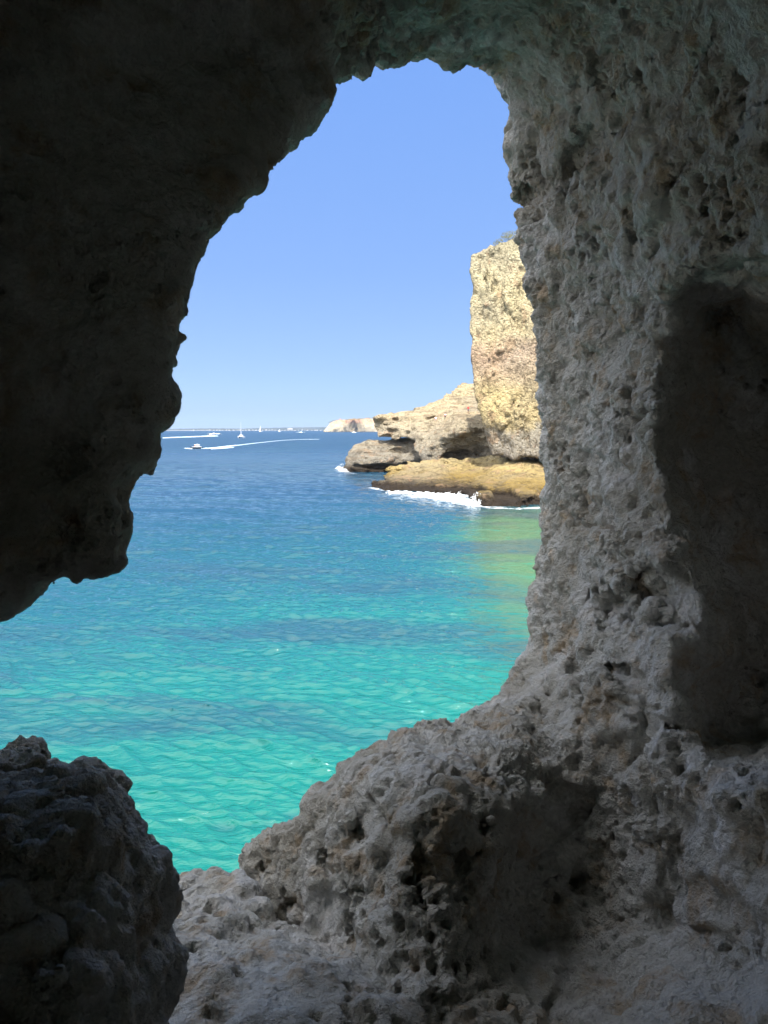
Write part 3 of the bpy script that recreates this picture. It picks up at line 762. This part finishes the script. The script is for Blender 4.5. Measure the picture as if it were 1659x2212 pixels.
p = on_water(456, 942)
e = empty('motorboat', (p.x, p.y, 0.0), math.radians(8))
tag(e, 'white speedboat throwing spray and a long wake, left of the catamaran', 'boat')
MB().hull(11, 3.4, 1.5).build('hull', WHITE, e)
MB().box((-0.8, 0, 2.3), (4.5, 2.6, 1.5), 0.7).build('cabin', WHITE, e)
MB().box((-0.6, 0, 2.4), (4.1, 2.62, 0.5), 0.86).build('window', GLASS, e)
MB().tube((-2.2, -1.2, 3.0), (-3.2, -1.2, 4.2), 0.1).tube((-2.2, 1.2, 3.0), (-3.2, 1.2, 4.2), 0.1).box((-3.2, 0, 4.25), (1.4, 2.8, 0.15)).build('radar_arch', WHITE, e)

p = on_water(521, 946)
e = empty('catamaran', (p.x, p.y, 0.0), math.radians(-88))
tag(e, 'white catamaran with tall bare mast seen end-on', 'catamaran')
for s_ in (-1, 1): MB().hull(12, 2.3, 1.9, ox=3.0 * s_).build('hull', WHITE, e)
MB().box((-0.5, 0, 1.7), (8, 5.2, 0.35)).build('bridge_deck', METAL, e)
MB().box((-0.3, 0, 2.7), (5.4, 5.2, 1.5), 0.75).build('cabin', WHITE, e)
MB().box((-0.3, 0, 2.65), (5.2, 5.0, 0.5), 0.92).build('window', GLASS, e)
MB().tube((0.6, 0, 3.3), (0.6, 0, 19.0), 0.24, 0.12).build('mast', METAL, e)
MB().tube((0.6, 0, 4.4), (-5.0, 0, 4.5), 0.22).build('boom', WHITE, e)
MB().tube((0.6, 0, 16.5), (5.8, 0, 1.8), 0.06).tube((0.6, 0, 18.5), (-5.8, 0, 1.8), 0.05).build('rigging', METAL, e)

def sailboat(px, py, L, mast, label, rz=0.2):
    p = on_water(px, py); e = empty('sailboat', (p.x, p.y, 0), rz); tag(e, label, 'sailboat', 'far sailboats near the beach')
    MB().hull(L, L * 0.28, L * 0.13).build('hull', WHITE, e)
    MB().tube((0, 0, 0.5), (0, 0, mast), 0.25, 0.12).build('mast', METAL, e)
    MB().add([(-0.3, 0.1, 2), (-L * 0.42, 0.1, 2.2), (-0.3, 0.1, mast * 0.95), (-0.3, -0.1, 2), (-L * 0.42, -0.1, 2.2), (-0.3, -0.1, mast * 0.95)],
        [(0, 1, 2), (5, 4, 3), (0, 3, 4, 1), (1, 4, 5, 2), (2, 5, 3, 0)]).build('sail', SAIL, e)
sailboat(563, 932.6, 14, 32, 'tiny sailboat with upright white sail, right of the catamaran')
sailboat(604, 932.6, 12, 14, 'very small low sailboat, farther right before the white beach houses')

def launch(px, py, L, label, rz):
    p = on_water(px, py); e = empty('motorboat', (p.x, p.y, 0), rz); tag(e, label, 'boat')
    MB().hull(L, L * 0.3, L * 0.13).build('hull', WHITE, e)
    MB().box((-L * 0.08, 0, L * 0.17), (L * 0.4, L * 0.2, L * 0.11), 0.75).build('cabin', WHITE, e)
launch(765, 935.0, 15, 'small white boat just below the distant headland', 0.3)
launch(650, 934.2, 12, 'white dash of a speeding boat between the catamaran and the headland', 3.1)
launch(463, 937.9, 12, 'faint far boat behind the white speedboat', 0.1)

# wakes: low ridges of churned foam on the water, one mesh each
def wake_mesh(name, label, pts, h=0.22, seed=0):
    """pts: (px, py, half width m)"""
    r = np.random.default_rng(seed); V = []; Qf = []; pts = [(a_, b_, c_ * 0.7) for a_, b_, c_ in pts]
    P = [(on_water(x, y), w) for x, y, w in pts]; fine = []
    for (a, wa), (b_, wb) in zip(P[:-1], P[1:]):
        n = max(3, min(60, int((b_ - a).length / 1.2)))
        for i in range(n): fine.append((a.lerp(b_, i / n), wa + (wb - wa) * i / n))
    fine.append(P[-1]); n = len(fine); M = 6
    for i, (c, w) in enumerate(fine):
        d = (fine[min(i + 1, n - 1)][0] - fine[max(i - 1, 0)][0]); d.normalize(); nx, ny = -d.y, d.x
        jit = r.normal() * 0.18 * w; ww = w * (0.75 + 0.5 * r.random())
        for k in range(M + 1):
            u = -1 + 2 * k / M
            V.append((c.x + nx * (u * ww + jit), c.y + ny * (u * ww + jit), (h * (1 - u * u) * (0.4 + 1.1 * r.random()) + 0.03) if abs(u) < 1 else -0.25))
    for i in range(n - 1):
        for k in range(M): a = i * (M + 1) + k; Qf.append((a, a + 1, a + M + 2, a + M + 1))
    o = link(name, mesh_np(name, np.array(V), np.array(Qf), WAKE)); tag(o, label, 'wake', None, 'stuff'); return o
wake_mesh('boat_wake', 'broad white wake trailing right from the dark motorboat', [(433,969.5,1.2),(460,968.5,2.4),(485,965.5,2.4),(510,962.5,1.6)], 0.35, 1)
wake_mesh('boat_wake', 'thin far tail of the dark motorboat wake', [(510,962.5,1.6),(560,956.5,1.0),(610,951.5,.5),(650,949.4,.22),(690,949.0,.1)], 0.2, 2)
wake_mesh('boat_wake', 'short second strand of wake behind the dark motorboat', [(455,970.5,0.8),(480,968.8,1.8),(504,967.0,0.8)], 0.3, 3)
wake_mesh('bow_wave', 'white bow wave at the left of the dark motorboat', [(399,968.8,0.3),(405,969.3,0.8),(411,969.8,0.8),(416,970.2,0.4)], 0.3, 4)
wake_mesh('boat_wake', 'long white wake left of the white speedboat', [(470,942.4,2.5),(448,942.8,6),(430,943.6,4.5),(415,944.3,4),(400,944.8,2.2),(350,947.0,1.6)], 0.9, 5)
wake_mesh('boat_wake', 'thin pale wake of the farthest boat left of the catamaran', [(452,938.0,6),(466,937.7,9),(476,938.0,4)], 1.2, 6)
wake_mesh('boat_wake', 'short white wake between catamaran and headland', [(643,934.4,8),(650,934.2,14),(656,934.3,8)], 1.2, 7)

# ------------------------------------------------------------------ spray against the rocks
def spray(name, label, pts, seed):
    """blobby crest of breaking water; pts: (px, py waterline, height m, width m)"""
    r = np.random.default_rng(seed); m = MB()
    for px, py, h, w in pts:
        c = on_water(px, py)
        for _ in range(90):
            u = r.random() ** 1.4; ang = r.random() * 6.283; rad = w * (1 - u * 0.75) * r.random() ** 0.6
            q = Vector((c.x + math.cos(ang) * rad, c.y + math.sin(ang) * rad * 0.5, h * u * (1 - (rad / w) ** 2 * 0.5)))
            s_ = (0.03 + 0.10 * (1 - u) * r.random()) * (0.6 + 0.5 * w)
            ax = Vector((r.normal(), r.normal(), r.normal())).normalized()
            v = [q + s_ * Vector(k) for k in ((1,0,0),(-1,0,0),(0,1,0),(0,-1,0),(0,0,1.3),(0,0,-1.3))]
            v = [x + 0.25 * s_ * Vector(r.normal(size=3)) for x in v]
            m.add(v, [(0,2,4),(2,1,4),(1,3,4),(3,0,4),(2,0,5),(1,2,5),(3,1,5),(0,3,5)])
    o = m.build(name, FOAM, None, True); tag(o, label, 'spray', None, 'stuff')
spray('spray', 'white spray bursting against the dark tip of the yellow shelf', [(1030,1090,1.7,1.5),(1022,1090,1.2,1.1),(1040,1091,1.1,1.1),(1012,1088,.7,1.0)], 1)
spray('spray', 'white spray at the seaward end of the low pale rock', [(738,1015,1.6,1.6),(732,1013,.8,1.2),(746,1019,.8,1.2)], 2)
spray('spray', 'surf piled up along the foot of the yellow shelf', [(x, 1064 + (x - 830) * 0.055, .22 + .4 * ((x * 7) % 5) / 5, 1.3) for x in range(850, 1005, 9)], 3)

# thin falls of water draining off the shelf
r = np.random.default_rng(5); m = MB()
for i in range(14):
    px = 935 + 70 * r.random(); top = 1060 + 6 * r.random(); bot = 1072
    n = 6; off = -4 - 6 * r.random(); w = 0.025 + 0.05 * r.random(); ring = []
    for k in range(n):
        u = k / (n - 1); x_, y_ = px + off * u, top + (bot - top) * u
        c, v, R = surf(RT_S, x_, y_); c = c - v * (0.9 + 0.3 * u)
        ww = w * (0.6 + u); ring.append([(c[0] - ww, c[1], c[2]), (c[0], c[1] - ww, c[2] + .03), (c[0] + ww, c[1], c[2]), (c[0], c[1] + ww, c[2] - .03)])
    m.loft(ring)
o = m.build('draining_water', FOAM, None, True); tag(o, 'white rivulets of water running off the yellow shelf', 'water', None, 'stuff')

# ------------------------------------------------------------------ people on the terrace
SKIN = plain('skin', (0.45, 0.26, 0.18), 0.6); RED = plain('red_cloth', (0.55, 0.03, 0.04), 0.8); WCL = plain('white_cloth', (0.8, 0.8, 0.8), 0.8)
SHORT = plain('grey_cloth', (0.16, 0.15, 0.18), 0.8); HAIR = plain('dark_hair', (0.03, 0.02, 0.015), 0.7)
def skin_mesh(name, verts, edges, radii, mat, parent):
    me = bpy.data.meshes.new(name); me.from_pydata(verts, edges, []); me.materials.append(mat)
    o = link(name, me, parent); sk = o.modifiers.new('skin', 'SKIN'); sk.use_smooth_shade = True
    for i, rr_ in enumerate(radii): me.skin_vertices[0].data[i].radius = (rr_, rr_ * 0.85)
    me.skin_vertices[0].data[0].use_root = True
    su = o.modifiers.new('sub', 'SUBSURF'); su.levels = su.render_levels = 2; return o
def person(loc, rz, top, bottom, label, sit=False):
    e = empty('person', loc, rz); tag(e, label, 'person')
    if sit:
        hip = 0.12; kn = [(s * 0.13, -0.42, 0.42) for s in (-1, 1)]; ft = [(s * 0.13, -0.62, 0.04) for s in (-1, 1)]
    else:
        hip = 0.92; kn = [(s * 0.10, -0.03, 0.50) for s in (-1, 1)]; ft = [(s * 0.11, 0.02, 0.07) for s in (-1, 1)]
    Vv = [(0, 0, hip), (0, 0, hip + 0.25), (0, 0, hip + 0.48), (0, 0, hip + 0.58), (0, -0.01, hip + 0.68), (0, -0.01, hip + 0.80)]
    E = [(0, 1), (1, 2), (2, 3), (3, 4), (4, 5)]; Rr = [0.15, 0.13, 0.15, 0.06, 0.09, 0.08]
    for i, s_ in enumerate((-1, 1)):
        b_ = len(Vv); Vv += [(s_ * 0.10, 0, hip - 0.04), kn[i], ft[i], (ft[i][0], ft[i][1] - 0.16, ft[i][2] - 0.03)]
        E += [(0, b_), (b_, b_ + 1), (b_ + 1, b_ + 2), (b_ + 2, b_ + 3)]; Rr += [0.095, 0.06, 0.04, 0.035]
        b_ = len(Vv); Vv += [(s_ * 0.19, 0, hip + 0.47), (s_ * 0.25, 0.03, hip + 0.22), (s_ * 0.24, -0.10, hip - 0.0), (s_ * 0.24, -0.14, hip - 0.08)]
        E += [(2, b_), (b_, b_ + 1), (b_ + 1, b_ + 2), (b_ + 2, b_ + 3)]; Rr += [0.06, 0.045, 0.035, 0.03]
    skin_mesh('body', Vv, E, Rr, SKIN, e)
    skin_mesh('shirt', [(0, 0, hip + 0.02), (0, 0, hip + 0.25), (0, 0, hip + 0.49), (-0.20, 0, hip + 0.47), (0.20, 0, hip + 0.47), (-0.25, 0.02, hip + 0.3), (0.25, 0.02, hip + 0.3)],
        [(0, 1), (1, 2), (2, 3), (2, 4), (3, 5), (4, 6)], [0.18, 0.16, 0.165, 0.08, 0.08, 0.065, 0.065], top, e)
    skin_mesh('shorts', [(0, 0, hip + 0.03), (-0.10, 0, hip - 0.05), (0.10, 0, hip - 0.05), tuple(np.array(kn[0]) * .8 + np.array((0, 0, hip * .2))), tuple(np.array(kn[1]) * .8 + np.array((0, 0, hip * .2)))],
        [(0, 1), (0, 2), (1, 3), (2, 4)], [0.175, 0.12, 0.12, 0.095, 0.095], bottom, e)
    skin_mesh('hair', [(0, 0.02, hip + 0.79), (0, 0.03, hip + 0.86)], [(0, 1)], [0.095, 0.06], HAIR, e)
    return e
from mathutils.bvhtree import BVHTree
def ground_under(objs, px, py):
    """where the ray through a point of the photo meets the rock"""
    best = None; o0 = Vector((0, 0, CAMZ)); d = Vector(dirs(px, py)).normalized()
    for o in objs:
        me = o.data; n = len(me.vertices); co = np.empty(n * 3, np.float32); me.vertices.foreach_get('co', co)
        bv = BVHTree.FromPolygons([tuple(v) for v in co.reshape(-1, 3).tolist()], [tuple(p.vertices) for p in me.polygons])
        h = bv.ray_cast(o0, d)
        if h[0] is not None and (best is None or h[3] < best[1]): best = (h[0], h[3])
    return best[0] if best else None
for px, py, a in [(1011.5, 893.5, (0.3, RED, SHORT, 'person in a red top standing on the rock terrace beside the tall cliff', False)),
                  (941, 907.5, (0.1, WCL, WCL, 'person in white sitting low on the terrace edge, the lower left of the two', True)),
                  (962, 900.5, (-0.5, WCL, SHORT, 'person in white sitting on the terrace nearer the one in red', True))]:
    q = ground_under([mid], px, py)
    print('person', px, q)
    if q is None: q = at(px, py, 165)
    person(q + Vector((0, 0, 0.02)), *a)

# ------------------------------------------------------------------ scrub on the cliff tops
LEAF = plain('scrub_leaf', (0.24, 0.23, 0.09), 0.9, 0.1, 0.8, 1.5)
def scrub(name, label, c, rx, ry, rz, n, s0, seed, group=None):
    r = np.random.default_rng(seed); m = MB()
    for _ in range(n):
        d = r.normal(size=3); d /= np.linalg.norm(d); d[2] = abs(d[2]); rad = r.random() ** 0.4
        q = Vector((c[0] + d[0] * rx * rad, c[1] + d[1] * ry * rad, c[2] + d[2] * rz * rad))
        a = Vector(r.normal(size=3)).normalized() * s0 * (0.5 + r.random()); b_ = Vector(r.normal(size=3)).normalized() * s0 * 0.45
        m.add([q - b_, q + a * .6, q + b_, q + a * 1.2 + b_ * .3], [(0, 1, 3, 2)])
    o = m.build(name, LEAF); tag(o, label, 'shrub', group); return o
for i, (px, py, w, h) in enumerate([(1112, 508, 3.6, 0.9), (1098, 515, 2.2, 0.5), (1076, 524, 1.2, 0.4)]):
    d = 137 - i; c = at(px, py, d)
    scrub('shrub', ['dry green shrub sprawled on the very top of the tall cliff', 'low dry shrub just down the rim from the top one', 'smallest tuft on the sloping rim of the tall cliff'][i], c, w * 0.8, 2.5, h * 0.6, 600 - 180 * i, 0.16, 30 + i)
r = np.random.default_rng(77)
for i in range(26):
    px = 712 + i * 4.1; py = np.interp(px, [700, 712, 722, 745, 800, 840], [920, 912, 908, 906.5, 903.5, 901]) + 0.8
    c = at(px, py, hd + 45 + 30 * r.random())
    scrub('shrub', 'dark green scrub along the top edge of the distant headland', c, 6 + 5 * r.random(), 8, 2.5 + 3.5 * r.random(), 60, 1.6, 100 + i, 'scrub along the headland rim')

# ------------------------------------------------------------------ far coast: hills, beach and white houses
def strip(name, pts, d, thick, mat, kind='structure', base=932.4):
    """land of real depth; pts (px, py top)"""
    n = len(pts); V = []; F = []
    for j, (dd, hmul) in enumerate(((0, 0.0), (thick * .12, .55), (thick * .4, .9), (thick, 1.0), (thick * 1.6, 0.2))):
        for px, py in pts:
            q = at(px, py, d); x = q.x * (d + dd) / d
            V.append((x, d + dd, -1.5 + (max(q.z, 1) + 1.5) * hmul * (1 + 0.0 * j)))
    for j in range(4):
        for i in range(n - 1): F.append((j * n + i, j * n + i + 1, (j + 1) * n + i + 1, (j + 1) * n + i))
    o = link(name, mesh_np(name, np.array(V), np.array(F), mat)); tag(o, kind=kind); return o
def land_mat(name, a, b, s):
    t = NT(name); n = t.noise(t.pos(), s, 5, 0.65)
    t.bsdf(t.mix(t.maprange(n, 0.4, 0.6), a, b), 0.95, 0.05); return t.m
r = np.random.default_rng(3)
def hline(x0, x1, ctrl, amp, st=3):
    xs = np.arange(x0, x1, st); y = np.interp(xs, [c[0] for c in ctrl], [c[1] for c in ctrl]) + r.normal(size=len(xs)) * amp
    return list(zip(xs, y))
strip('far_hills', hline(200, 1100, [(200, 926), (350, 927.5), (440, 925), (520, 925.5), (600, 923.5), (700, 922), (900, 920), (1100, 921)], 0.22), 9500, 900, land_mat('far_hill', (0.05, 0.055, 0.05), (0.08, 0.08, 0.07), 0.004))
strip('coast_hills', hline(200, 1100, [(200, 928), (345, 928.6), (420, 926.6), (480, 926.4), (540, 928), (700, 927.5), (1100, 927)], 0.3), 7600, 500, land_mat('coast_land', (0.04, 0.045, 0.04), (0.09, 0.085, 0.07), 0.008))
strip('beach', hline(150, 640, [(150, 928.8), (380, 929.3), (500, 930.2), (640, 931.8)], 0.12), 6900, 120, land_mat('beach_sand', (0.24, 0.225, 0.20), (0.30, 0.285, 0.26), 0.01))
HW = plain('white_render', (0.42, 0.41, 0.39), 0.9, 0.1, 0.1, 0.05)
specs = [(628, 926.6, 11, 2.6, 'long white hotel on the far hillside')]
k = 0
for px in list(np.arange(420, 700, 7.0)):
    specs.append((px + 3 * r.random(), 928.8 + 1.4 * r.random() if px > 560 else 929.0 + .8 * r.random(), 1.4 + 3.0 * r.random(), 0.8 + 0.9 * r.random(), None))
for px, py, w, h, lb in specs:
    d = 6800; c = at(px, py, d); w_, h_ = w * d / FPX, h * d / FPX
    e = empty('house', (c.x, d, c.z - h_ / 2))
    MB().box((0, 0, h_ / 2), (w_, 14, h_)).build('wall', HW, e)
    MB().box((w_ * .12, 0, h_ * 1.12), (w_ * .5, 9, h_ * .25)).build('roof', HW, e)
    if lb: tag(e, lb, 'building')
    else: tag(e, 'one of the tiny white houses strung along the far beach', 'house', 'white houses along the far beach')
for px, py in ((735, 907.2), (792, 905.4), (797, 905.6)):
    c = at(px, py, hd + 90); e = empty('house', (c.x, c.y, c.z - 5), 0.2)
    tag(e, 'white house on top of the headland' + {735: ' at its seaward end', 792: ', left of the close pair', 797: ', right of the close pair'}[px], 'house')
    MB().box((0, 0, 4), (10, 9, 8)).build('wall', HW, e)
    MB().box((0, 0, 9), (10.6, 9.6, 2), 0.5).build('roof', ORANGE, e)

# ------------------------------------------------------------------ haze, light, camera
HAZE = True
if HAZE:
    hz = MB().box((0, 5200, 76), (16000, 12400, 158)).build('haze', bpy.data.materials.new('sea_haze'))
    hm_ = hz.data.materials[0]; hm_.use_nodes = True; nt = hm_.node_tree; nt.nodes.clear()
    o_ = nt.nodes.new('ShaderNodeOutputMaterial'); pv = nt.nodes.new('ShaderNodeVolumePrincipled')
    pv.inputs['Color'].default_value = (0.50, 0.72, 1.0, 1); pv.inputs['Density'].default_value = 4e-5; pv.inputs['Anisotropy'].default_value = 0.2
    nt.links.new(pv.outputs[0], o_.inputs['Volume']); tag(hz, kind='stuff')

SUN_EL, SUN_AZ = math.radians(60), math.radians(175)   # direction the light comes from: azimuth from +y towards +x
sd = Vector((math.sin(-SUN_AZ) * math.cos(SUN_EL), math.cos(SUN_AZ) * math.cos(SUN_EL), math.sin(SUN_EL)))
w = bpy.data.worlds.new('World'); sc.world = w; w.use_nodes = True
nt = w.node_tree; bg = nt.nodes['Background']; sky = nt.nodes.new('ShaderNodeTexSky'); sky.sky_type = 'NISHITA'; sky.sun_disc = False
sky.sun_elevation = SUN_EL; sky.sun_rotation = math.atan2(sd.x, sd.y); sky.air_density = 1.0; sky.dust_density = 0.1; sky.ozone_density = 3.0; sky.altitude = 1500
# clear summer sky: the Nishita sky eased towards the measured blue of the day, by height above the horizon
tc = nt.nodes.new('ShaderNodeTexCoord'); sx_ = nt.nodes.new('ShaderNodeSeparateXYZ'); nt.links.new(tc.outputs['Generated'], sx_.inputs[0])
rp_ = nt.nodes.new('ShaderNodeValToRGB'); nt.links.new(sx_.outputs[2], rp_.inputs[0]); cr = rp_.color_ramp
KS = 1 / 2.14 / 0.15
for _ in range(3): cr.elements.new(0.5)
for e_, (p_, c_) in zip(cr.elements, [(0.0, (.33,.47,.73)), (0.05, (.34,.52,.83)), (0.20, (.255,.445,.91)), (0.46, (.195,.40,.95)), (1.0, (.50,.70,1.2))]):
    e_.position = p_; e_.color = (*[v * 0.32 for v in c_], 1)
gl = nt.nodes.new('ShaderNodeVectorMath'); gl.operation = 'DOT_PRODUCT'; nt.links.new(tc.outputs['Generated'], gl.inputs[0]); gl.inputs[1].default_value = sd  # glow round the sun, out of view, added to brighten the cave
gm = nt.nodes.new('ShaderNodeMapRange'); gm.interpolation_type = 'SMOOTHSTEP'; nt.links.new(gl.outputs['Value'], gm.inputs[0])
for k_, v_ in ((1, 0.12), (2, 1.0), (3, 0.0), (4, 1.0)): gm.inputs[k_].default_value = v_
gc = nt.nodes.new('ShaderNodeVectorMath'); gc.operation = 'SCALE'; gc.inputs[0].default_value = (1.30, 1.22, 1.08); nt.links.new(gm.outputs[0], gc.inputs['Scale'])
ga = nt.nodes.new('ShaderNodeVectorMath'); ga.operation = 'ADD'; nt.links.new(rp_.outputs[0], ga.inputs[0]); nt.links.new(gc.outputs[0], ga.inputs[1])
sc_ = nt.nodes.new('ShaderNodeVectorMath'); sc_.operation = 'SCALE'; sc_.inputs['Scale'].default_value = KS / 0.32; nt.links.new(ga.outputs[0], sc_.inputs[0])
mx_ = nt.nodes.new('ShaderNodeMix'); mx_.data_type = 'RGBA'; mx_.inputs[0].default_value = 0.9
nt.links.new(sky.outputs[0], mx_.inputs[6]); nt.links.new(sc_.outputs[0], mx_.inputs[7]); nt.links.new(mx_.outputs[2], bg.inputs[0]); bg.inputs[1].default_value = 0.15
L = bpy.data.lights.new('sun', 'SUN'); L.energy = 4.0; L.angle = math.radians(0.5); L.color = (1.0, 0.95, 0.87)
lo = bpy.data.objects.new('sun', L); COL.objects.link(lo); lo.rotation_euler = sd.to_track_quat('Z', 'Y').to_euler()

cam = bpy.data.cameras.new('camera'); co = bpy.data.objects.new('camera', cam); COL.objects.link(co); sc.camera = co
co.location = (0, 0, CAMZ); co.rotation_euler = (math.pi / 2 - PITCH, 0, 0)
cam.sensor_fit = 'VERTICAL'; cam.sensor_height = 36; cam.lens = 36 * FPX / 2212; cam.clip_start = 0.05; cam.clip_end = 40000
cam.dof.use_dof = True; cam.dof.focus_distance = 12.0; cam.dof.aperture_fstop = 9.0
sc.view_settings.view_transform = 'Standard'; sc.view_settings.look = 'None'; sc.view_settings.exposure = 1.1; sc.view_settings.gamma = 1
sc.cycles.use_denoising = True
sc.cycles.use_adaptive_sampling = True; sc.cycles.adaptive_threshold = 0.015; sc.cycles.max_bounces = 6; sc.cycles.diffuse_bounces = 5; sc.cycles.glossy_bounces = 2; sc.cycles.volume_bounces = 0; sc.cycles.sample_clamp_indirect = 4
print('done', round(time.time() - T0, 1))
